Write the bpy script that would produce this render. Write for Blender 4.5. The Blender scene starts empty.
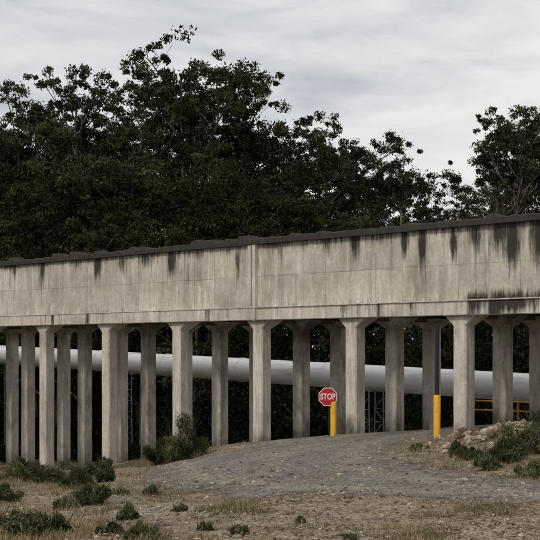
import bpy, bmesh, math, random
import numpy as np
from mathutils import Vector, Matrix, noise
random.seed(7)
rng = np.random.default_rng(7)
scene = bpy.context.scene
CAM = 3.5
F = 1285.0
P0x, P0y = -10.31, 59.4
S = 4.8
ANG = math.radians(-46.0)
c, s = math.cos(ANG), -math.sin(ANG)

# ------------------------------------------------------------------ helpers
def link(o, parent=None):
    scene.collection.objects.link(o)
    if parent: o.parent = parent
    return o
def mesh_obj(name, verts, faces, mats, parent=None, midx=None, smooth=False):
    me = bpy.data.meshes.new(name)
    me.from_pydata([tuple(v) for v in verts], [], faces)
    for m in mats: me.materials.append(m)
    if midx is not None: me.polygons.foreach_set('material_index', midx)
    if smooth: me.polygons.foreach_set('use_smooth', [True]*len(me.polygons))
    me.update()
    return link(bpy.data.objects.new(name, me), parent)
def np_mesh(name, V, Fq, mats, midx=None, smooth=None):
    me = bpy.data.meshes.new(name)
    me.vertices.add(len(V)); me.vertices.foreach_set('co', V.astype(np.float32).ravel())
    m = len(Fq); me.loops.add(m*4); me.loops.foreach_set('vertex_index', Fq.astype(np.int32).ravel())
    me.polygons.add(m); me.polygons.foreach_set('loop_start', np.arange(m, dtype=np.int32)*4)
    me.polygons.foreach_set('loop_total', np.full(m, 4, dtype=np.int32))
    for x in mats: me.materials.append(x)
    if midx is not None: me.polygons.foreach_set('material_index', midx.astype(np.int32))
    if smooth is not None: me.polygons.foreach_set('use_smooth', smooth)
    me.update(calc_edges=True); me.validate()
    return me
def sstep(a, b, x):
    t = min(1, max(0, (x-a)/(b-a))); return t*t*(3-2*t)

BT = [(-12,7.4),(-3,6.5),(0,5.55),(1,5.0),(2,4.3),(3,3.5),(4,2.98),(5,2.69),(6,2.53),(8,2.35),(12,2.2),(30,2.2)]
def base(t): return float(np.interp(t, [p[0] for p in BT], [p[1] for p in BT]))
def local(X, Y):
    dx, dy = X-P0x, Y-P0y
    return dx*c-dy*s, dx*s+dy*c       # along, back
def world(lx, ly): return P0x+lx*c+ly*s, P0y-lx*s+ly*c
def drop(X, Y):
    al, back = local(X, Y); q = -back; b = base(al/S)
    if q <= 0:
        return b - 3.5*sstep(25, 110, -q)
    Yc = max(Y, 14.0); a = X/Yc; den = max(c+a*s, .2)
    t = min(max((a*P0y-P0x)/(S*den), -9), 11)
    Yw = P0y-t*S*s
    if Y > 14: d = 2.07+(Y-14)*(base(t)-2.07)/max(Yw-14, 7)
    elif Y > 0: d = 1.6+.47*Y/14
    else: d = 1.6
    w = sstep(0, 4, q)
    return d*w+b*(1-w)
def ground_at(px, py):
    a = (px-270)/F; r = (py-350)/F; Y = 9.0
    while Y < 120:
        if drop(a*Y, Y)/Y <= r: break
        Y += .1
    return a*Y, Y
RP = [(300,437),(420,436),(408,441),(392,450),(402,462),(450,473),(545,484),(640,495),(640,516),(545,505),(450,501),(330,496),(230,493),(172,488),(145,480),(158,467),(200,458),(250,449)]
road_poly = [ground_at(*p) for p in RP]
xa, ya = road_poly[0]; xb, yb = road_poly[1]
road_poly = road_poly[1:] + [road_poly[0], (xa+11, ya+14), (xb+9, yb+16)]
RPn = np.array(road_poly)
def road_dist(X, Y):
    n = len(RPn); inside = False; dmin = 1e9
    for i in range(n):
        x1, y1 = RPn[i]; x2, y2 = RPn[(i+1) % n]
        if (y1 > Y) != (y2 > Y) and X < (x2-x1)*(Y-y1)/(y2-y1)+x1: inside = not inside
        dx, dy = x2-x1, y2-y1; t = ((X-x1)*dx+(Y-y1)*dy)/(dx*dx+dy*dy+1e-9); t = min(1, max(0, t))
        dmin = min(dmin, math.hypot(X-x1-t*dx, Y-y1-t*dy))
    return dmin if inside else -dmin
def height(X, Y, rd=None):
    if rd is None: rd = road_dist(X, Y)
    off = 1-sstep(-1.6, .8, rd)
    n1 = noise.fractal(Vector((X*.35, Y*.35, 1.3)), 1.0, 2.0, 4)
    n2 = noise.noise(Vector((X*1.7, Y*1.7, 5.3)))
    near = sstep(8, 16, Y)
    bank = .28*sstep(-.6, -3.0, rd)*sstep(4.0, 6.5, X)*sstep(24, 28, Y)*(1-sstep(36, 41, Y))
    return CAM-drop(X, Y)+near*(n1*(.04+.12*off)+n2*(.012+.045*off))+bank

# ------------------------------------------------------------------ materials
def new_mat(name, rough=.9, spec=.2):
    m = bpy.data.materials.new(name); m.use_nodes = True
    nt = m.node_tree; b = nt.nodes['Principled BSDF']
    b.inputs['Roughness'].default_value = rough
    b.inputs['Specular IOR Level'].default_value = spec
    return m, nt, b
def N(nt, typ, **kw):
    n = nt.nodes.new(typ)
    for k, v in kw.items():
        if k in n.inputs.keys(): n.inputs[k].default_value = v
        else: setattr(n, k, v)
    return n
def ramp(nt, src, stops):
    r = nt.nodes.new('ShaderNodeValToRGB'); e = r.color_ramp.elements
    while len(e) < len(stops): e.new(.5)
    for i, (p, col) in enumerate(stops):
        e[i].position = p; e[i].color = (*col, 1) if len(col) == 3 else col
    nt.links.new(src, r.inputs[0]); return r.outputs[0]
def g(v): return (v, v, v)
def mix(nt, fac, a, b, bt='MIX'):
    m = nt.nodes.new('ShaderNodeMix'); m.data_type = 'RGBA'; m.blend_type = bt
    for sock, v in ((m.inputs[0], fac), (m.inputs[6], a), (m.inputs[7], b)):
        if isinstance(v, (int, float)): sock.default_value = v
        elif isinstance(v, tuple): sock.default_value = (*v, 1)
        else: nt.links.new(v, sock)
    return m.outputs[2]
def math_(nt, op, a, b=0.0):
    m = nt.nodes.new('ShaderNodeMath'); m.operation = op
    for sock, v in ((m.inputs[0], a), (m.inputs[1], b)):
        if isinstance(v, (int, float)): sock.default_value = v
        else: nt.links.new(v, sock)
    return m.outputs[0]
def noise_(nt, scale, vec=None, detail=6, rough=.6, mscale=None):
    n = nt.nodes.new('ShaderNodeTexNoise'); n.inputs['Scale'].default_value = scale
    n.inputs['Detail'].default_value = detail; n.inputs['Roughness'].default_value = rough
    if vec is not None:
        if mscale:
            mp = nt.nodes.new('ShaderNodeMapping'); mp.inputs['Scale'].default_value = mscale
            nt.links.new(vec, mp.inputs[0]); vec = mp.outputs[0]
        nt.links.new(vec, n.inputs['Vector'])
    return n.outputs['Fac']
def bump(nt, b, h, strength=.5, dist=.02):
    n = nt.nodes.new('ShaderNodeBump'); n.inputs['Strength'].default_value = strength
    n.inputs['Distance'].default_value = dist
    nt.links.new(h, n.inputs['Height']); nt.links.new(n.outputs[0], b.inputs['Normal'])
def coords(nt): return nt.nodes.new('ShaderNodeTexCoord').outputs['Object']

def concrete(name, panels=False, stain_tone=False, dark=0.0, moss_tone=False):
    m, nt, b = new_mat(name, .92, .15)
    co = coords(nt)
    if moss_tone:
        geo = nt.nodes.new('ShaderNodeNewGeometry')
        co = geo.outputs['Position']
    n1 = noise_(nt, .7, co, 5, .68)
    col = ramp(nt, n1, [(.32, (.44,.395,.325)), (.52, (.64,.59,.505)), (.72, (.76,.715,.63))])
    sp = noise_(nt, 8, co, 4, .78)
    col = mix(nt, ramp(nt, sp, [(.38, g(0)), (.62, g(.42))]), col, (.36,.32,.26))
    st = noise_(nt, 1.0, co, 4, .7, (2.8, 2.8, .22))
    stf = ramp(nt, st, [(.50, g(0)), (.68, g(.55))])
    col = mix(nt, stf, col, (.24,.212,.175))
    wt = noise_(nt, 1.0, co, 4, .65, (4.0, 4.0, .7))
    col = mix(nt, ramp(nt, wt, [(.52, g(0)), (.70, g(.65))]), col, (.84,.81,.74))
    h = sp
    if panels:
        sep = N(nt, 'ShaderNodeSeparateXYZ'); nt.links.new(co, sep.inputs[0])
        cmb = N(nt, 'ShaderNodeCombineXYZ'); nt.links.new(sep.outputs[0], cmb.inputs[0])
        wob = noise_(nt, .9, co, 2, .5)
        nt.links.new(math_(nt, 'ADD', math_(nt, 'SUBTRACT', sep.outputs[2], 5.14), math_(nt, 'MULTIPLY', wob, .08)), cmb.inputs[1])
        br = N(nt, 'ShaderNodeTexBrick'); br.offset = 0.0
        br.inputs['Color1'].default_value = (.80,.79,.775,1); br.inputs['Color2'].default_value = (1.06,1.055,1.04,1)
        br.inputs['Mortar'].default_value = (.45,.42,.39,1); br.inputs['Scale'].default_value = 1
        br.inputs['Mortar Size'].default_value = .02; br.inputs['Mortar Smooth'].default_value = .9
        br.inputs['Brick Width'].default_value = 1.2; br.inputs['Row Height'].default_value = 1.2
        nt.links.new(cmb.outputs[0], br.inputs['Vector'])
        lineamt = ramp(nt, noise_(nt, .8, co, 3, .6), [(.35, g(.35)), (.6, g(.9))])
        col = mix(nt, lineamt, col, br.outputs['Color'], 'MULTIPLY')
        # faint rust bleeding
        ru = noise_(nt, 1.0, co, 5, .7, (1.6, 1.6, .5))
        col = mix(nt, ramp(nt, ru, [(.62, g(0)), (.75, g(.35))]), col, (.36,.22,.12))
    if stain_tone:
        at = N(nt, 'ShaderNodeAttribute', attribute_name='stain_tone')
        rag = noise_(nt, 1.0, co, 6, .78, (7, 7, .55))
        big = noise_(nt, .55, co, 2, .5)
        v = math_(nt, 'ADD', at.outputs['Fac'], math_(nt, 'MULTIPLY', math_(nt, 'SUBTRACT', rag, .5), 2.3))
        v = math_(nt, 'ADD', v, math_(nt, 'MULTIPLY', math_(nt, 'SUBTRACT', big, .52), 1.0))
        f = ramp(nt, v, [(.26, g(0)), (.46, g(.4)), (.78, g(.95))])
        col = mix(nt, f, col, (.026,.023,.020))
    if moss_tone:  # foot algae, plus darker column heads and rear rows
        at = N(nt, 'ShaderNodeAttribute', attribute_name='stain_tone')
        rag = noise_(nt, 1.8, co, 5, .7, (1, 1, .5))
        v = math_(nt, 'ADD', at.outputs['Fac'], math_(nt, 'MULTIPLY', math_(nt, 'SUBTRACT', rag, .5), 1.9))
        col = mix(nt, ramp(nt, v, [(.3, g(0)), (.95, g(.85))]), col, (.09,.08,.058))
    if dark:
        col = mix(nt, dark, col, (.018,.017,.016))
    nt.links.new(col, b.inputs['Base Color'])
    bump(nt, b, h, .6, .025)
    return m
M_wall = concrete('wall_concrete', panels=True, stain_tone=True)
M_beam = concrete('beam_concrete', stain_tone=True)
M_cope = concrete('coping_concrete', dark=.93)
M_col = concrete('column_concrete', moss_tone=True)
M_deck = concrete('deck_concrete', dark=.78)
M_rib = concrete('rib_concrete')

def leaf_mat(name, c1, c2, c3, scale=.35, var=.22):
    m = bpy.data.materials.new(name); m.use_nodes = True; nt = m.node_tree
    nt.nodes.remove(nt.nodes['Principled BSDF']); b = nt.nodes.new('ShaderNodeBsdfDiffuse')
    nt.links.new(b.outputs[0], nt.nodes['Material Output'].inputs[0])
    geo = nt.nodes.new('ShaderNodeNewGeometry'); oi = nt.nodes.new('ShaderNodeObjectInfo')
    n1 = noise_(nt, scale, geo.outputs['Position'], 1, .6)
    f = math_(nt, 'ADD', n1, math_(nt, 'MULTIPLY', math_(nt, 'SUBTRACT', oi.outputs['Random'], .5), .4))
    f = math_(nt, 'ADD', f, math_(nt, 'MULTIPLY', math_(nt, 'SUBTRACT', geo.outputs['Random Per Island'], .5), var))
    col = ramp(nt, f, [(.3, c1), (.52, c2), (.75, c3)])
    nt.links.new(col, b.inputs['Color'])
    return m
M_leaf = leaf_mat('eucalypt_leaves', (.018,.022,.011), (.042,.047,.024), (.095,.095,.05))
M_leaf2 = leaf_mat('wattle_leaves', (.016,.022,.009), (.038,.047,.018), (.09,.098,.038))
M_under = leaf_mat('understorey_leaves', (.012,.016,.007), (.028,.034,.014), (.065,.07,.03))
M_shrub = leaf_mat('shrub_leaves', (.030,.040,.016), (.075,.088,.036), (.19,.19,.09), 1.2, .4)
M_grass = leaf_mat('grass_blades', (.09,.085,.038), (.22,.175,.095), (.40,.32,.20), .8, .5)
m, nt, b = new_mat('bark', .95, .1); M_bark = m
co = coords(nt); nn = noise_(nt, 1, co, 4, .6, (2, 2, .35))
nt.links.new(ramp(nt, nn, [(.35, (.04,.034,.028)), (.5, (.10,.086,.07)), (.68, (.26,.235,.2))]), b.inputs['Base Color'])

def ground_material(name, road=False):
    m, nt, b = new_mat(name, .97, .05)
    co = coords(nt)
    n1 = noise_(nt, .35, co, 6, .65); n2 = noise_(nt, 3.5, co, 6, .8); n3 = noise_(nt, 18, co, 3, .8)
    if road:
        col = ramp(nt, n1, [(.3, (.22,.203,.18)), (.55, (.32,.298,.265)), (.75, (.41,.38,.337))])
        at = N(nt, 'ShaderNodeAttribute', attribute_name='edge')
        wv = math_(nt, 'SINE', math_(nt, 'MULTIPLY', math_(nt, 'ADD', at.outputs['Fac'], math_(nt, 'MULTIPLY', n1, 1.4)), 3.6))
        col = mix(nt, ramp(nt, wv, [(.2, g(0)), (1, g(.6))]), col, (.47,.41,.33))
    else:
        col = ramp(nt, n1, [(.3, (.24,.175,.115)), (.5, (.39,.305,.215)), (.7, (.51,.43,.33))])
    col = mix(nt, ramp(nt, n2, [(.40, g(.8)), (.5, g(0))]), col, (.12,.088,.058))
    col = mix(nt, ramp(nt, n3, [(.38, g(.85)), (.48, g(0))]), col, (.08,.064,.046))
    col = mix(nt, ramp(nt, n3, [(.56, g(0)), (.68, g(.75))]), col, (.60,.55,.46))
    if not road:
        at = N(nt, 'ShaderNodeAttribute', attribute_name='veg')
        v = math_(nt, 'ADD', at.outputs['Fac'], math_(nt, 'MULTIPLY', math_(nt, 'SUBTRACT', n2, .5), 1.8))
        vg = mix(nt, ramp(nt, n3, [(.4, g(0)), (.6, g(1))]), (.065,.06,.028), (.19,.145,.078))
        col = mix(nt, ramp(nt, v, [(.3, g(0)), (.75, g(.95))]), col, vg)
    nt.links.new(col, b.inputs['Base Color'])
    hh = math_(nt, 'ADD', n2, math_(nt, 'MULTIPLY', n3, .5))
    bump(nt, b, hh, .9, .1)
    if road:
        v = math_(nt, 'ADD', at.outputs['Fac'], math_(nt, 'MULTIPLY', math_(nt, 'SUBTRACT', n2, .5), 3.2))
        v = math_(nt, 'ADD', v, math_(nt, 'MULTIPLY', math_(nt, 'SUBTRACT', noise_(nt, .9, co, 3, .6), .5), 2.6))
        f = math_(nt, 'GREATER_THAN', v, .6)
        tp = nt.nodes.new('ShaderNodeBsdfTransparent'); ms = nt.nodes.new('ShaderNodeMixShader')
        nt.links.new(f, ms.inputs[0]); nt.links.new(tp.outputs[0], ms.inputs[1]); nt.links.new(b.outputs[0], ms.inputs[2])
        nt.links.new(ms.outputs[0], nt.nodes['Material Output'].inputs[0])
    return m
M_ground = ground_material('dry_earth'); M_road = ground_material('gravel', True)
def paint(name, col, rough=.5, dirt=.4):
    m, nt, b = new_mat(name, rough, .4)
    n1 = noise_(nt, 6, coords(nt), 6, .7)
    dk = tuple(x*.45+.01 for x in col)
    nt.links.new(mix(nt, ramp(nt, n1, [(.5, g(0)), (.72, g(dirt*1.6))]), col, dk), b.inputs['Base Color'])
    return m
M_yel = paint('yellow_paint', (.8,.42,.02), .55, .55); M_blk = paint('black_rubber', (.015,.015,.015))
M_red = paint('red_sign', (.5,.02,.02), .4, .25); M_white = paint('white_sign', (.8,.8,.78), .4, .2)
M_steel = paint('galvanised_steel', (.30,.31,.32), .45)
m, nt, b = new_mat('pipe_paint', .4, .45); M_pipe = m
n1 = noise_(nt, 1, coords(nt), 6, .65, (.4, 3, 3))
nt.links.new(ramp(nt, n1, [(.28, (.42,.42,.40)), (.45, (.78,.78,.77)), (.7, (.86,.86,.85))]), b.inputs['Base Color'])
m, nt, b = new_mat('stone', .9, .1); M_stone = m
geo = nt.nodes.new('ShaderNodeNewGeometry'); n1 = noise_(nt, 3, geo.outputs['Position'], 4, .7)
f_ = math_(nt, 'ADD', n1, math_(nt, 'MULTIPLY', math_(nt, 'SUBTRACT', geo.outputs['Random Per Island'], .5), .5))
nt.links.new(ramp(nt, f_, [(.3, (.12,.082,.052)), (.5, (.28,.215,.15)), (.72, (.48,.42,.335))]), b.inputs['Base Color'])
bump(nt, b, n1, .8, .05)

# ------------------------------------------------------------------ terrain
def axis(lo, hi, a, b_, fine):
    L = list(np.arange(a, b_+1e-6, fine)); st = fine; x = b_
    while x < hi: st *= 1.3; x += st; L.append(x)
    st = fine; x = a; pre = []
    while x > lo: st *= 1.3; x -= st; pre.append(x)
    return np.array(pre[::-1]+L)
xs = axis(-1500, 1500, -17, 17, .2); ys = axis(-300, 3000, 10, 62, .2)
nx, ny = len(xs), len(ys)
Z = np.zeros((ny, nx)); RD = np.zeros((ny, nx)); VG = np.zeros((ny, nx))
for j, y in enumerate(ys):
    for i, x in enumerate(xs):
        inb = -18 < x < 40 and 10 < y < 85
        rd = road_dist(x, y) if inb else -20
        RD[j, i] = rd
        Z[j, i] = height(x, y, rd)
        al, back = local(x, y)
        v = .6*noise.noise(Vector((x*.5, y*.6, 9)))-.03
        v += .55*sstep(-.5, -3.0, rd)*sstep(25, 34, y)
        v += .3*sstep(-2.5, -7.0, x/max(y, 1)*20)*sstep(14, 30, y)
        if back > 3: v += .7
        VG[j, i] = v
XX, YY = np.meshgrid(xs, ys)
V = np.stack([XX, YY, Z], -1).reshape(-1, 3)
idx = np.arange(nx*ny).reshape(ny, nx)
Q = np.stack([idx[:-1, :-1], idx[:-1, 1:], idx[1:, 1:], idx[1:, :-1]], -1).reshape(-1, 4)
me = np_mesh('ground', V, Q, [M_ground], smooth=np.ones(len(Q), bool))
me.attributes.new('veg', 'FLOAT', 'POINT').data.foreach_set('value', VG.ravel().astype(np.float32))
link(bpy.data.objects.new('ground', me))
keep = (RD > -1.6)
kc = keep[:-1, :-1] & keep[:-1, 1:] & keep[1:, 1:] & keep[1:, :-1]
Qr = Q[kc.ravel()]; used = np.unique(Qr); rm = -np.ones(nx*ny, int); rm[used] = np.arange(len(used))
Vr = V[used].copy(); Vr[:, 2] += .006
me = np_mesh('gravel_road', Vr, rm[Qr], [M_road], smooth=np.ones(len(Qr), bool))
me.attributes.new('edge', 'FLOAT', 'POINT').data.foreach_set('value', np.clip(RD.ravel()[used]*.8+.6, -1, 6).astype(np.float32))
link(bpy.data.objects.new('gravel_road', me))

# ------------------------------------------------------------------ aqueduct
aq = link(bpy.data.objects.new('aqueduct', None)); aq.location = (P0x, P0y, 0); aq.rotation_euler = (0, 0, ANG)
def box(x0, x1, y0, y1, z0, z1):
    v = [(x0,y0,z0),(x1,y0,z0),(x1,y1,z0),(x0,y1,z0),(x0,y0,z1),(x1,y0,z1),(x1,y1,z1),(x0,y1,z1)]
    f = [(3,2,1,0),(4,5,6,7),(0,1,5,4),(1,2,6,5),(2,3,7,6),(3,0,4,7)]
    return v, f
def join(parts):
    V, Fc = [], []
    for v, f in parts:
        o = len(V); V += v; Fc += [tuple(i+o for i in q) for q in f]
    return V, Fc
TOPZ = CAM+4.26; LEDGE = CAM+1.60; BOT = CAM+1.15
X0, X1 = -45.0, 50.0
def lx_of(px, yb=0.0):
    qx, qy = world(0, yb); a = (px-270)/F; return (a*qy-qx)/(c+a*s)
STAINS = [(20,.25,.45,.7),(48,.25,.7,1.),(82,.3,.3,.8),(103,.4,.5,1.),(128,.6,.4,.7),(177,.35,.55,1.05),(150,.6,.3,.8),(205,.5,.25,.7),(232,.5,.3,.7),(285,.2,.6,.7),(310,.5,.2,.7),
          (360,.26,.5,1.2),(385,.5,.2,.7),(410,.3,.45,1.1),(428,.22,.8,1.1),(458,.2,.7,.9),(480,.3,.5,.8),(503,.4,.5,.9),(518,.3,1.0,1.1),(545,.4,.9,1.),(-20,.4,.5,.8),(332,.25,.4,.7),
          (243,.25,.9,.65),(262,.2,.8,.5)]
LST = [(lx_of(p), w, h, k) for p, w, h, k in STAINS]
for kx in np.arange(26, 50, 1.7): LST.append((kx+random.uniform(-.5,.5), random.uniform(.2,.5), random.uniform(.3,.8), .8))
for kx in np.arange(-44, -8, 1.9): LST.append((kx+random.uniform(-.5,.5), random.uniform(.2,.5), random.uniform(.3,.6), .8))
def stain_wall(x, z):
    f = (TOPZ-.25-z)/(TOPZ-LEDGE-.25)
    v = .62*max(0, 1-f/.2)
    for cx, w, h, k in LST:
        d = abs(x-cx)
        if d < w*2: v = max(v, k*math.exp(-(d/w)**2*1.4)*max(0, min(1, 1.4*(1-f/h))))
    if x > lx_of(472): v = max(v, .8*sstep(.78, .99, f))
    v = max(v, .26*sstep(.86, 1, f))
    return v
def face_grid(name, ylocal, z0, z1, step, mat, fn):
    gx = np.arange(X0, X1+1e-6, step); gz = np.linspace(z0, z1, max(2, int((z1-z0)/.1)+1))
    V = []; A = []
    for z in gz:
        for x in gx:
            V.append((x, ylocal+.012*noise.noise(Vector((x*1.1, z*1.4, 3)))+(.03 if x > 14.4 else 0), z)); A.append(fn(x, z))
    n = len(gx); Fc = [(j*n+i, j*n+i+1, (j+1)*n+i+1, (j+1)*n+i) for j in range(len(gz)-1) for i in range(n-1)]
    o = mesh_obj(name, V, Fc, [mat], aq, smooth=True)
    o.data.attributes.new('stain_tone', 'FLOAT', 'POINT').data.foreach_set('value', np.array(A, np.float32))
    return o
WF = -.30; LF = -.42
face_grid('wall_front_face', WF, LEDGE-.02, TOPZ-.2, .12, M_wall, stain_wall)
def stain_beam(x, z):
    v = .14+.12*noise.noise(Vector((x*.5, 0, 4)))
    if x > lx_of(476): v = .75*sstep(LEDGE-.55, LEDGE-.1, z)*(.7+.6*noise.noise(Vector((x*1.3, 0, 1))))+.25
    for p, w in ((478,.2),(500,.5),(350,.15),(215,.2),(95,.2),(420,.2),(60,.15),(385,.15)):
        d = abs(x-lx_of(p)); v = max(v, .7*math.exp(-(d/w)**2))
    return v
face_grid('edge_beam_face', LF, BOT, LEDGE, .12, M_beam, stain_beam)
parts = [box(X0, X1, WF+.08, WF+.3, LEDGE+.0, TOPZ-.2), box(X0, X1, 4.4, 4.65, LEDGE, TOPZ-.2)]
mesh_obj('trough_walls', *join(parts), [M_rib], aq)
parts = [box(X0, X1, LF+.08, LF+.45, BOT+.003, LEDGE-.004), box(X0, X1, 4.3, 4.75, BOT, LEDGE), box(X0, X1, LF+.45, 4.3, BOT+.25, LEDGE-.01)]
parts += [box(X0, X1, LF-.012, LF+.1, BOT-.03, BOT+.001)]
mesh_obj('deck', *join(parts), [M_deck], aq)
mesh_obj('ledge', *box(X0, X1, LF-.03, WF+.12, LEDGE, LEDGE+.035), [M_rib], aq)
parts = []
for k in range(-9, 11):
    x = k*S; parts.append(box(x-.2, x+.2, LF+.46, 4.29, BOT-.12, BOT+.26))
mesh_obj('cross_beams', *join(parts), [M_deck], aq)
V = []; Fc = []
gx = np.arange(X0, X1, .1); prof = [(-.10, .0), (-.16, -.005), (-.17, .17), (-.14, .21), (.35, .21), (.38, .17), (.38, 0)]
jz = 0
lumps = [(lx_of(p), w, h) for p, w, h in ((64,.35,.13),(82,.4,.15),(104,.2,.1),(140,.25,.09),(150,.15,.09),(204,.35,.14),(218,.3,.11),(236,.2,.08),(252,.35,.14),(300,.15,.07),(328,.2,.08),(415,.2,.08),(20,.35,.13),(-15,.3,.1),(500,.25,.08))]+[(k, .4, .1) for k in np.arange(28, 50, 3.3)]
for i, x in enumerate(gx):
    if i % 48 == 0: jz = random.uniform(-.012, .012)
    up = 0
    for lx, w, hgt in lumps: up = max(up, hgt*(1-sstep(w*.75, w, abs(x-lx))))
    for (y, z) in prof:
        nn_ = noise.fractal(Vector((x*4.5, y*3, z*3)), .7, 2, 4)
        V.append((x, WF+y+.02*nn_, TOPZ-.25+z+jz+(up+.045*nn_ if z > .1 else .012*nn_)))
P = len(prof)
for i in range(len(gx)-1):
    for j in range(P):
        a_, b_ = i*P+j, i*P+(j+1) % P
        Fc.append((a_, b_, b_+P, a_+P))
mesh_obj('coping', V, Fc, [M_cope], aq)
mesh_obj('rear_coping', *box(X0, X1, 4.3, 4.75, TOPZ-.198, TOPZ), [M_cope], aq)
rx = 14.25
mesh_obj('joint_rib', *join([box(rx-.22, rx-.05, WF-.1, WF+.05, BOT-.05, TOPZ-.26), box(rx+.05, rx+.22, WF-.13, WF+.05, BOT-.05, TOPZ-.26)]), [M_rib], aq)
cols_v, cols_f, cols_a = [], [], []
H2 = .265
def column(cx, cy, zb, front):
    ch = .05
    def ring(hx0, hx1, hy0, hy1, z):
        return [(cx-hx0+ch,cy-hy0,z),(cx+hx1-ch,cy-hy0,z),(cx+hx1,cy-hy0+ch,z),(cx+hx1,cy+hy1-ch,z),
                (cx+hx1-ch,cy+hy1,z),(cx-hx0+ch,cy+hy1,z),(cx-hx0,cy+hy1-ch,z),(cx-hx0,cy-hy0+ch,z)]
    rings = []
    zs = [zb-.8]+list(np.linspace(zb, BOT-.36, 9))
    for z in zs:
        j = .008*noise.noise(Vector((cx, cy, z*2)))
        rings.append(ring(H2+j, H2+j, H2, H2, z))
    e = .40
    fy = H2 if front else H2+.35
    rings.append(ring(H2+e, H2+e, fy, H2+.35, BOT+.02))
    o = len(cols_v)
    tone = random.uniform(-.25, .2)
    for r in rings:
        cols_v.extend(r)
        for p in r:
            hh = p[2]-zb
            cols_a.append(.65*(1-sstep(0, .9, hh))+.4*sstep(BOT-1.0, BOT, p[2])+.06+tone+(0 if front else .28))  # algae at foot; darker towards head; random tone; rear rows darker throughout
    n = len(rings)
    for i in range(n-1):
        for j in range(8):
            a_, b_ = o+i*8+j, o+i*8+(j+1) % 8
            cols_f.append((a_, b_, b_+8, a_+8))
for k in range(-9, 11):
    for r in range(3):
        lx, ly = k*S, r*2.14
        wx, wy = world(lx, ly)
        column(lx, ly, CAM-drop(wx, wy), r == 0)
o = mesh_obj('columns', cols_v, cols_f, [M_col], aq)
o.data.attributes.new('stain_tone', 'FLOAT', 'POINT').data.foreach_set('value', np.array(cols_a, np.float32))

# ------------------------------------------------------------------ tubes
def tube_arrays(pts, rads, n=8, cap=False):
    pts = np.array(pts, float); V = []; L = len(pts)
    rows = []
    for i, p in enumerate(pts):
        d = pts[min(i+1, L-1)]-pts[max(i-1, 0)]; d /= np.linalg.norm(d)+1e-9
        a = np.cross(d, [0, 0, 1.0]) if abs(d[2]) < .95 else np.cross(d, [1.0, 0, 0]); a /= np.linalg.norm(a); b2 = np.cross(d, a)
        ring = lambda r: [p+r*(a*math.cos(2*math.pi*k/n)+b2*math.sin(2*math.pi*k/n)) for k in range(n)]
        if cap and i == 0: rows.append(ring(.0005))
        rows.append(ring(rads[i]))
        if cap and i == L-1: rows.append(ring(.0005))
    V = [v for r in rows for v in r]; Fq = []
    for i in range(len(rows)-1):
        for k in range(n):
            Fq.append((i*n+k, i*n+(k+1) % n, (i+1)*n+(k+1) % n, (i+1)*n+k))
    return np.array(V), np.array(Fq)
def tubes_obj(name, list_, mat, parent=None, n=10):
    Vs, Fs, o = [], [], 0
    for pts, r in list_:
        if not isinstance(r, (list, tuple)): r = [r]*len(pts)
        v, f = tube_arrays(pts, r, n, True)
        Vs.append(v); Fs.append(f+o); o += len(v)
    me = np_mesh(name, np.vstack(Vs), np.vstack(Fs), [mat])
    me.polygons.foreach_set('use_smooth', [True]*len(me.polygons))
    ob = bpy.data.objects.new(name, me); link(ob, parent)
    md = ob.modifiers.new('es', 'EDGE_SPLIT'); md.split_angle = math.radians(50)
    return ob
pipe = link(bpy.data.objects.new('water_pipeline', None)); pipe.location = (P0x, P0y, 0); pipe.rotation_euler = (0, 0, ANG)
PB = 10.5
def pz(x): return CAM-.63-(.88/28.0)*(x+10.0)
pts = [(x, PB, pz(x)) for x in (-60, 45)]
tubes_obj('pipe_barrel', [(pts, .59)], M_pipe, pipe, 40)
rings = []
for x in np.arange(-58, 45, 6.0): rings.append(([(x-.06, PB, pz(x-.06)), (x+.06, PB, pz(x+.06))], .62))
tubes_obj('pipe_joints', rings, M_pipe, pipe, 40)
tr = []
for x in [lx_of(p, PB) for p in (-120, 0, 136, 372, 640)]:
    wx, wy = world(x, PB); zg = CAM-drop(wx, wy)-.3; zt = pz(x)-.58
    for dx in (-.3, .3):
        for dy in (-.5, .5): tr.append(([(x+dx, PB+dy, zg), (x+dx*.8, PB+dy, zt+.2)], .03))
    zz = zg+.5; fl = 1
    while zz < zt-.3:
        for dy in (-.5, .5):
            tr.append(([(x-.3*fl, PB+dy, zz), (x+.3*fl, PB+dy, min(zz+.6, zt))], .016)); tr.append(([(x-.3, PB+dy, zz), (x+.3, PB+dy, zz)], .016))
        zz += .6; fl = -fl
    tr.append(([(x-.3, PB-.6, zt), (x-.3, PB+.6, zt)], .05)); tr.append(([(x+.3, PB-.6, zt), (x+.3, PB+.6, zt)], .05))
tubes_obj('steel_trestles', tr, M_steel, pipe, 6)

# ------------------------------------------------------------------ leaves / trees
def leaf_quads(C, R, n, lsize, wsize, flat=.65, droop=.3, lrng=rng):
    k = len(C); tot = k*n
    d = lrng.normal(size=(tot, 3)); d /= np.linalg.norm(d, axis=1)[:, None]
    rr = lrng.random(tot)**.55*(1+.35*lrng.normal(size=tot)*(lrng.random(tot) < .35))
    Cc = np.repeat(C, n, 0); Rr = np.repeat(R, n)
    off = d*(Rr*rr)[:, None]; off[:, 2] *= flat
    p = Cc+off
    a = lrng.normal(size=(tot, 3)); a[:, 2] -= droop; a /= np.linalg.norm(a, axis=1)[:, None]
    b_ = np.cross(a, lrng.normal(size=(tot, 3))); b_ /= np.linalg.norm(b_, axis=1)[:, None]
    sz = lrng.uniform(.6, 1.3, tot)[:, None]
    V = np.stack([p-a*lsize*sz, p+b_*wsize*sz, p+a*lsize*sz, p-b_*wsize*sz], 1).reshape(-1, 3)
    return V, np.arange(tot*4).reshape(-1, 4)
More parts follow.
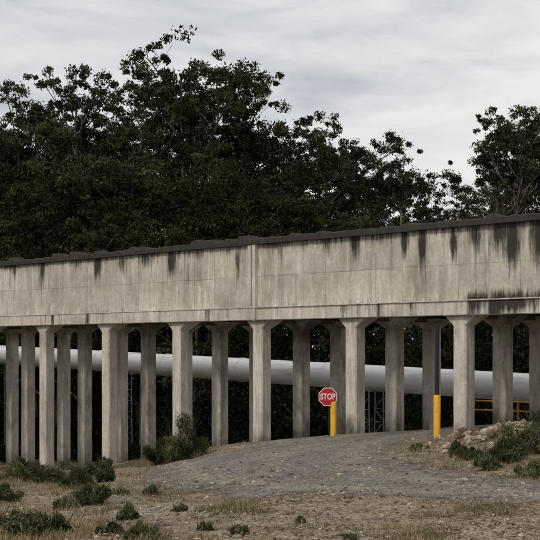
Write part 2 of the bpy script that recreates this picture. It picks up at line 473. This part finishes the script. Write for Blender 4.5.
def make_tree(name, seed, H=20.0, cs=.4, spread=.24, nl=9, clr=.85, nleaf=150, lean=.05, leafmat=None, subs=4, el0=30, el1=65, ls=.095, lw=.04, flat=.55):
    r = random.Random(seed); lr = np.random.default_rng(seed)
    tubes = []; C = []; R = []
    az0 = r.uniform(0, 6.28)
    lx, ly = lean*math.cos(az0), lean*math.sin(az0)
    tp = []; nseg = 9
    for i in range(nseg+1):
        f = i/nseg
        tp.append(np.array([lx*H*f*f+r.uniform(-.2, .2)*(i > 0), ly*H*f*f+r.uniform(-.2, .2)*(i > 0), H*.9*f]))
    tubes.append((tp, [H*.011*(1-.84*(i/nseg))+.01 for i in range(nseg+1)], 7))
    def at(f):
        x = f/.9*nseg; i = min(int(x), nseg-1); return tp[i]*(1-(x-i))+tp[i+1]*(x-i)
    for li in range(nl):
        f = cs+(.86-cs)*(li+r.uniform(0, .8))/nl
        p0 = at(f); az = az0+li*2.4+r.uniform(-.5, .5)
        L = H*spread*(1.0-.45*(f-cs)/(1-cs))*r.uniform(.55, 1.25)
        el = math.radians(r.uniform(el0, el1)); pp = [p0]; dirv = np.array([math.cos(az)*math.cos(el), math.sin(az)*math.cos(el), math.sin(el)])
        for q in range(5):
            dirv = dirv+np.array([r.uniform(-.28, .28), r.uniform(-.28, .28), r.uniform(-.1, .2)]); dirv /= np.linalg.norm(dirv)
            pp.append(pp[-1]+dirv*L/5)
        br = H*.0046*(1.25-f)
        tubes.append((pp, [br*1.3*(1-.8*i/5)+.008 for i in range(6)], 5))
        for sb in range(subs):
            ff = r.uniform(1.6, 4.9) if sb < subs-1 else 5.0; i = min(int(ff), 4); q0 = pp[i]*(1-(ff-i))+pp[i+1]*(ff-i)
            d2 = dirv*.6+np.array([r.uniform(-1, 1), r.uniform(-1, 1), r.uniform(-.2, .9)]); d2 /= np.linalg.norm(d2)
            L2 = L*r.uniform(.25, .5) if ff < 5 else L*.12
            q1 = q0+d2*L2*.5+np.array([0, 0, .05]); q2 = q0+d2*L2
            tubes.append(([q0, q1, q2], [br*.45, br*.3, .012], 4))
            for cc in range(r.choice([3, 4, 5])):
                rad = clr*r.uniform(.2, .85)
                C.append(q2+np.array([r.gauss(0, .85)*clr, r.gauss(0, .85)*clr, r.gauss(.0, .6)*clr])); R.append(rad)
    for cc in range(6):
        C.append(tp[-1]+np.array([r.gauss(0, .8)*clr, r.gauss(0, .8)*clr, r.uniform(-1.2, .6)])); R.append(clr*r.uniform(.3, .75))
    Vs, Fs, o = [], [], 0
    for p, rd_, n in tubes:
        v, f = tube_arrays(p, rd_, n); Vs.append(v); Fs.append(f+o); o += len(v)
    nb = sum(len(f) for f in Fs)
    C = np.array(C); R = np.array(R)
    lv, lf = leaf_quads(C, R, nleaf, ls, lw, flat, .7, lr)
    Vs.append(lv); Fs.append(lf+o)
    Fq = np.vstack(Fs); mi = np.zeros(len(Fq)); mi[nb:] = 1
    return np_mesh(name, np.vstack(Vs), Fq, [M_bark, leafmat or M_leaf], mi), float(lv[:, 2].max())
variants = [make_tree('gum_a', 11, 20, .64, .20, 7, .6, 95, flat=.8), make_tree('gum_b', 12, 20, .68, .18, 7, .62, 95, flat=.8), make_tree('gum_c', 13, 20, .58, .21, 8, .6, 95, lean=.06, flat=.8),
            make_tree('gum_d', 14, 20, .7, .19, 6, .64, 95, flat=.8), make_tree('gum_e', 15, 20, .62, .17, 8, .6, 95, lean=.07, flat=.8), make_tree('gum_f', 16, 20, .55, .22, 9, .6, 95, lean=.03, flat=.8),
            make_tree('gum_g', 17, 20, .66, .18, 7, .64, 95, lean=.08, flat=.8)]
full = [make_tree('gum_full_a', 31, 20, .36, .25, 11, .9, 130, flat=.7), make_tree('gum_full_b', 32, 20, .4, .23, 11, .9, 130, flat=.7), make_tree('gum_full_c', 33, 20, .32, .25, 12, .9, 130, flat=.7)]
dense = [make_tree('wattle_a', 21, 14, .15, .30, 15, 1.0, 150, leafmat=M_leaf2), make_tree('wattle_b', 22, 14, .2, .28, 14, 1.05, 150, leafmat=M_leaf2),
         make_tree('wattle_c', 23, 14, .12, .28, 16, .95, 150, leafmat=M_leaf)]
def plant(mh, name, px, ytop, Y, wid=1.0):
    mesh, href = mh
    while local((px-270)/F*Y, Y)[1] < 16: Y += 1
    X = (px-270)/F*Y; zg = CAM-drop(X, Y)-.2
    H = (350-ytop)/F*Y+CAM-zg
    o = bpy.data.objects.new(name, mesh); k = H/href
    o.location = (X, Y, zg); o.scale = (k*wid, k*wid, k); o.rotation_euler = (0, 0, random.uniform(0, 6.28))
    link(o)
SK = [(-40,100,95),(-12,118,92),(14,94,92),(36,78,92),(58,112,98),(84,58,92),(104,94,98),(126,84,94),(150,72,98),(172,62,90),(188,64,97),(208,36,90),(232,60,94),(254,84,92),(276,106,98),(292,124,92),
      (308,130,90),(328,120,92),(350,128,98),(372,170,90),(398,142,86),(416,176,92),(440,202,104),(466,190,92),(486,124,76),(508,104,72),(528,100,72),(552,94,76),(600,100,80),(-90,100,95)]
for i, (px, yt, Y) in enumerate(SK):
    plant(variants[i % 7], 'gum_tree', px, yt, Y, random.uniform(.9, 1.15))
MX = [0, 60, 110, 200, 270, 350, 385, 430, 462, 480, 540]; MY = [122, 130, 122, 112, 138, 160, 195, 216, 216, 182, 155]
for i in range(22):
    px = -60+i*29+random.uniform(-9, 9)
    if 425 < px < 468: continue
    plant(full[i % 3], 'gum_tree', px, np.interp(px, MX, MY)+random.uniform(-8, 24), random.uniform(92, 106), random.uniform(1.0, 1.2))
for i in range(25):
    px = -60+i*25+random.uniform(-8, 8)
    base_y = np.interp(px, MX, MY)+44
    if 415 < px < 470: base_y = 222
    plant(dense[i % 3], 'wattle_tree', px, base_y+random.uniform(-18, 22), random.uniform(74, 88) if px < 430 else random.uniform(66, 74), 1.1)
C, R = [], []
for i in range(520):
    lx = random.uniform(-45, 36); ly = random.uniform(15.5, 27) if i % 4 else random.uniform(6.5, 8.5)
    wx, wy = world(lx, ly); zg = CAM-drop(wx, wy)
    if ly < 10:
        if road_dist(wx, wy) > -1.5: continue
        hh = random.uniform(.4, 1.3)
        for q in range(3): C.append((wx+random.gauss(0, .7), wy+random.gauss(0, .7), zg+hh*random.uniform(.2, .8))); R.append(random.uniform(.3, .7))
    else:
        hh = random.uniform(3, 8)
        for q in range(7): C.append((wx+random.gauss(0, .9), wy+random.gauss(0, .9), zg+hh*random.uniform(.02, 1))); R.append(random.uniform(.7, 1.3))
lv, lf = leaf_quads(np.array(C), np.array(R), 75, .14, .07, .9, .2)
me = np_mesh('understorey_thicket', lv, lf, [M_under]); link(bpy.data.objects.new('understorey_thicket', me))

# ------------------------------------------------------------------ shrubs / grass / stones
def shrub(name, px, py, w, h, n=900, ls=.09):
    X, Y = ground_at(px, py); zg = height(X, Y); lr = np.random.default_rng(int(px*7+py))
    k = 16; ang = lr.uniform(0, 6.28, k); rad = lr.uniform(0, .46, k)*w
    C = np.stack([np.cos(ang)*rad, np.sin(ang)*rad, lr.uniform(.05, .85, k)*h*(1-rad/w)], -1); R = lr.uniform(.07, .2, k)*w
    v, f = leaf_quads(C, R, n//k, ls, .009, min(1.3, h/w*1.8), -1.2, lr)
    v[:, 2] = np.maximum(v[:, 2], -.02)
    st = []
    for q in range(24):
        a = lr.uniform(0, 6.28); st.append(tube_arrays([(0, 0, -.05), (math.cos(a)*w*.14, math.sin(a)*w*.14, h*.4), (math.cos(a)*w*.45, math.sin(a)*w*.45, h*lr.uniform(.4, 1.15))], [.009, .006, .002], 4))
    Vs = [v]; Fs = [f]; o = len(v); nl_ = len(f)
    for a, b2 in st: Vs.append(a); Fs.append(b2+o); o += len(a)
    Fq = np.vstack(Fs); mi = np.zeros(len(Fq)); mi[nl_:] = 1
    me = np_mesh(name, np.vstack(Vs), Fq, [M_shrub, M_bark], mi)
    ob = bpy.data.objects.new(name, me); ob.location = (X, Y, zg); link(ob)
shrub('shrub', 181, 459, 1.8, 1.8, 14000, .10)
shrub('shrub', 165, 461, 1.4, 1.3, 9000, .10)
for px, py, w, h in ((104,470,.7,.5),(48,485,1.1,.55),(78,490,1.,.5),(104,485,.6,.45),(92,510,.7,.35),(30,535,.6,.36),(58,529,.5,.3),(146,542,.45,.22),(16,486,1.1,.55),(128,520,.3,.22),(22,470,1.0,.6),(66,472,.7,.4),(38,474,.9,.5),(90,478,.7,.4),
                     (68,512,.5,.25),(506,466,1.2,.55),(526,464,1.5,.8),(540,460,1.3,.9),(488,470,.6,.3),(538,476,.8,.35),(418,452,.4,.25),(205,526,.22,.12),(240,532,.22,.14),(120,497,.4,.25),(5,505,.6,.35),(455,456,.6,.35),(472,462,.7,.3),(150,500,.3,.2),(84,500,.5,.3),
                     (300,520,.16,.07),(350,533,.2,.08),(180,512,.25,.12),(12,524,.4,.25),(110,534,.3,.16)):
    shrub('shrub', px, py, w, h, int(5000*max(w, .35)), .055 if w > .28 else .03)
Vg = []
def tuft(X, Y, n, h, spread):
    z = height(X, Y)-.02
    for _ in range(n):
        a = random.uniform(0, 6.28); r_ = random.uniform(0, spread); bx, by = X+math.cos(a)*r_, Y+math.sin(a)*r_
        a2 = a+random.uniform(-.8, .8); hh = h*random.uniform(.4, 1.2); ln = hh*random.uniform(.2, 1.1)
        w = random.uniform(.003, .007); wa = random.uniform(0, 3.14); wx, wy = math.cos(wa)*w, math.sin(wa)*w
        tx, ty = bx+math.cos(a2)*ln, by+math.sin(a2)*ln
        Vg.extend([(bx-wx, by-wy, z), (bx+wx, by+wy, z), (tx+wx*.3, ty+wy*.3, z+hh), (tx-wx*.3, ty-wy*.3, z+hh)])
cnt = 0; tries = 0
while cnt < 2700 and tries < 15000:
    tries += 1
    px = random.uniform(-20, 560); py = 440+(random.random()**.8)*108
    X, Y = ground_at(px, py)
    rd = road_dist(X, Y)
    if rd > -.15 and random.random() > .02: continue
    dens = .0+1.1*noise.noise(Vector((X*.9, Y*.9, 2)))
    if px < 170: dens += .38
    if px > 400 and py < 490: dens += .5
    if random.random() > dens: continue
    tuft(X, Y, random.randint(10, 26), random.uniform(.04, .12)*(1.6 if Y > 25 else 1.0), random.uniform(.05, .18)); cnt += 1
Vg = np.array(Vg); me = np_mesh('grass', Vg, np.arange(len(Vg)).reshape(-1, 4), [M_grass]); link(bpy.data.objects.new('grass', me))
bm = bmesh.new(); bmesh.ops.create_icosphere(bm, subdivisions=1, radius=1.0); bm.verts.ensure_lookup_table()
IV = np.array([v.co[:] for v in bm.verts]); IF = [tuple(v.index for v in f.verts) for f in bm.faces]; bm.free()
def stones(name, items):
    V, Fc = [], []
    for X, Y, z, r in items:
        sc = np.array([random.uniform(.7, 1.3), random.uniform(.7, 1.3), random.uniform(.4, .8)])*r
        jit = 1+rng.uniform(-.22, .22, (len(IV), 1)); a = random.uniform(0, 6.28); ca, sa = math.cos(a), math.sin(a)
        p = IV*jit*sc; p = np.stack([p[:, 0]*ca-p[:, 1]*sa, p[:, 0]*sa+p[:, 1]*ca, p[:, 2]], -1)+np.array([X, Y, z+r*.15])
        o = len(V); V += p.tolist(); Fc += [tuple(i+o for i in f) for f in IF]
    return mesh_obj(name, V, Fc, [M_stone])
it = []
for i in range(9500):
    px = random.uniform(-15, 555); py = 438+(random.random()**.8)*110
    X, Y = ground_at(px, py); r_ = (.006+.010*random.random()+.028*random.random()**7)*(1 if Y < 24 else 1.5)
    it.append((X, Y, height(X, Y)+.006, r_))
stones('loose_stones', it)
it = []
for cx, cy, n, rr, sp in ((478,440,30,.2,1.0),(505,440,40,.22,1.2),(530,441,30,.2,1.2),(466,444,12,.15,.5),(520,449,20,.14,1.4),(430,449,10,.1,.8),(500,447,14,.18,1.2)):
    X, Y = ground_at(cx, cy)
    for i in range(n):
        x, y = X+random.gauss(0, sp*.6), Y+random.gauss(0, sp*.4); it.append((x, y, height(x, y)+random.uniform(0, .12), rr*random.uniform(.25, 1)))
stones('rock_pile', it)

# ------------------------------------------------------------------ posts, sign, rail
def post(name, px, py):
    X, Y = ground_at(px, py); z = height(X, Y)
    e = link(bpy.data.objects.new(name, None)); e.location = (X, Y, z); return e, Y
e, Y = post('guard_post', 437, 441)
hy = 44/F*Y
tubes_obj('yellow_sleeve', [([(0, 0, -.3), (0, 0, hy-.02), (0, 0, hy)], [.1, .1, .085])], M_yel, e, 20)
tubes_obj('black_upper_pole', [([(0, 0, hy-.01), (0, 0, hy+2.0)], .07)], M_blk, e, 16)
e, Y = post('stop_sign', 333.5, 436)
hy = 34/F*Y
tubes_obj('yellow_bollard', [([(0, 0, -.3), (0, 0, hy-.03), (0, 0, hy)], [.11, .11, .09])], M_yel, e, 20)
tubes_obj('pole', [([(-.16, -.02, -.3), (-.16, -.02, 40/F*Y+.28)], .022)], M_blk, e, 10)
zc = 39/F*Y; R8 = .345
def octa(r, y): return [(-.2+r*math.cos(math.pi/8+k*math.pi/4), y, zc+r*math.sin(math.pi/8+k*math.pi/4)) for k in range(8)]
v = octa(R8, -.075)+octa(R8, -.06); f = [tuple(range(8)), tuple(range(15, 7, -1))]+[(k, k+8, (k+1) % 8+8, (k+1) % 8) for k in range(8)]
mesh_obj('sign_plate', v, f, [M_white], e)
mesh_obj('sign_red_face', octa(R8*.92, -.0775), [tuple(range(8))], [M_red], e)
tc = bpy.data.curves.new('lettering', 'FONT'); tc.body = 'STOP'; tc.size = .26; tc.align_x = 'CENTER'; tc.align_y = 'CENTER'; tc.extrude = .0015; tc.offset = .006
tc.materials.append(M_white); to = bpy.data.objects.new('lettering', tc); link(to, e); to.location = (-.2, -.081, zc); to.rotation_euler = (math.pi/2, 0, 0); to.scale = (.85, 1.1, 1)
e2 = link(bpy.data.objects.new('safety_railing', None)); e2.location = (P0x, P0y, 0); e2.rotation_euler = (0, 0, ANG)
rl = []
xa_, xb_ = 19.3, 40.0
for zz in (CAM-1.95, CAM-2.3): rl.append(([(xa_, 6.3, zz), (xb_, 6.3, zz)], .03))
for x in np.arange(xa_, xb_+.1, 2.4): rl.append(([(x, 6.3, CAM-3.1), (x, 6.3, CAM-1.93)], .03))
tubes_obj('rails', rl, M_yel, e2, 8)

# ------------------------------------------------------------------ world, sun, camera
w = bpy.data.worlds.new('World'); scene.world = w; w.use_nodes = True; nt = w.node_tree
for n in list(nt.nodes): nt.nodes.remove(n)
out = nt.nodes.new('ShaderNodeOutputWorld')
SE, SAZ = math.radians(42), math.radians(222)
sky = nt.nodes.new('ShaderNodeTexSky'); sky.sky_type = 'NISHITA'; sky.sun_disc = False; sky.sun_elevation = SE; sky.sun_rotation = SAZ
bg1 = nt.nodes.new('ShaderNodeBackground'); nt.links.new(sky.outputs[0], bg1.inputs[0]); bg1.inputs[1].default_value = .08
tcn = nt.nodes.new('ShaderNodeTexCoord'); mp = nt.nodes.new('ShaderNodeMapping'); mp.inputs['Scale'].default_value = (3.5, 3.5, 13); mp.inputs['Rotation'].default_value = (0, .12, 0); mp.inputs['Location'].default_value = (.6, .2, .35)
nt.links.new(tcn.outputs['Generated'], mp.inputs[0])
nz = nt.nodes.new('ShaderNodeTexNoise'); nz.inputs['Scale'].default_value = 1.8; nz.inputs['Detail'].default_value = 6; nz.inputs['Roughness'].default_value = .55; nz.inputs['Distortion'].default_value = .5
nt.links.new(mp.outputs[0], nz.inputs['Vector'])
sep = nt.nodes.new('ShaderNodeSeparateXYZ'); nt.links.new(tcn.outputs['Generated'], sep.inputs[0])
f = math_(nt, 'ADD', nz.outputs['Fac'], math_(nt, 'MULTIPLY', math_(nt, 'SUBTRACT', .2, sep.outputs[2]), .8))
f = math_(nt, 'ADD', f, math_(nt, 'MULTIPLY', sep.outputs[0], .35))
col = ramp(nt, f, [(.34, (.54,.56,.60)), (.5, (.73,.735,.75)), (.66, (.88,.865,.85))])
bg2 = nt.nodes.new('ShaderNodeBackground'); nt.links.new(col, bg2.inputs[0]); bg2.inputs[1].default_value = 1.0
ms = nt.nodes.new('ShaderNodeMixShader'); ms.inputs[0].default_value = .93
nt.links.new(bg1.outputs[0], ms.inputs[1]); nt.links.new(bg2.outputs[0], ms.inputs[2]); nt.links.new(ms.outputs[0], out.inputs[0])
sl = bpy.data.lights.new('sun', 'SUN'); sl.energy = 1.5; sl.angle = math.radians(11); sl.color = (1, .92, .80)
so = link(bpy.data.objects.new('sun', sl))
dv = Vector((math.sin(SAZ)*math.cos(SE), math.cos(SAZ)*math.cos(SE), math.sin(SE)))
so.rotation_euler = dv.to_track_quat('Z', 'Y').to_euler(); so.location = dv*100
cd = bpy.data.cameras.new('camera'); cam = link(bpy.data.objects.new('camera', cd))
cd.sensor_width = 36; cd.lens = F/540*36; cd.shift_y = 80/540; cd.clip_end = 6000; cd.clip_start = .1
cam.location = (0, 0, CAM); cam.rotation_euler = (math.pi/2, 0, 0)
scene.camera = cam
scene.view_settings.view_transform = 'Standard'; scene.view_settings.look = 'None'; scene.view_settings.exposure = 0
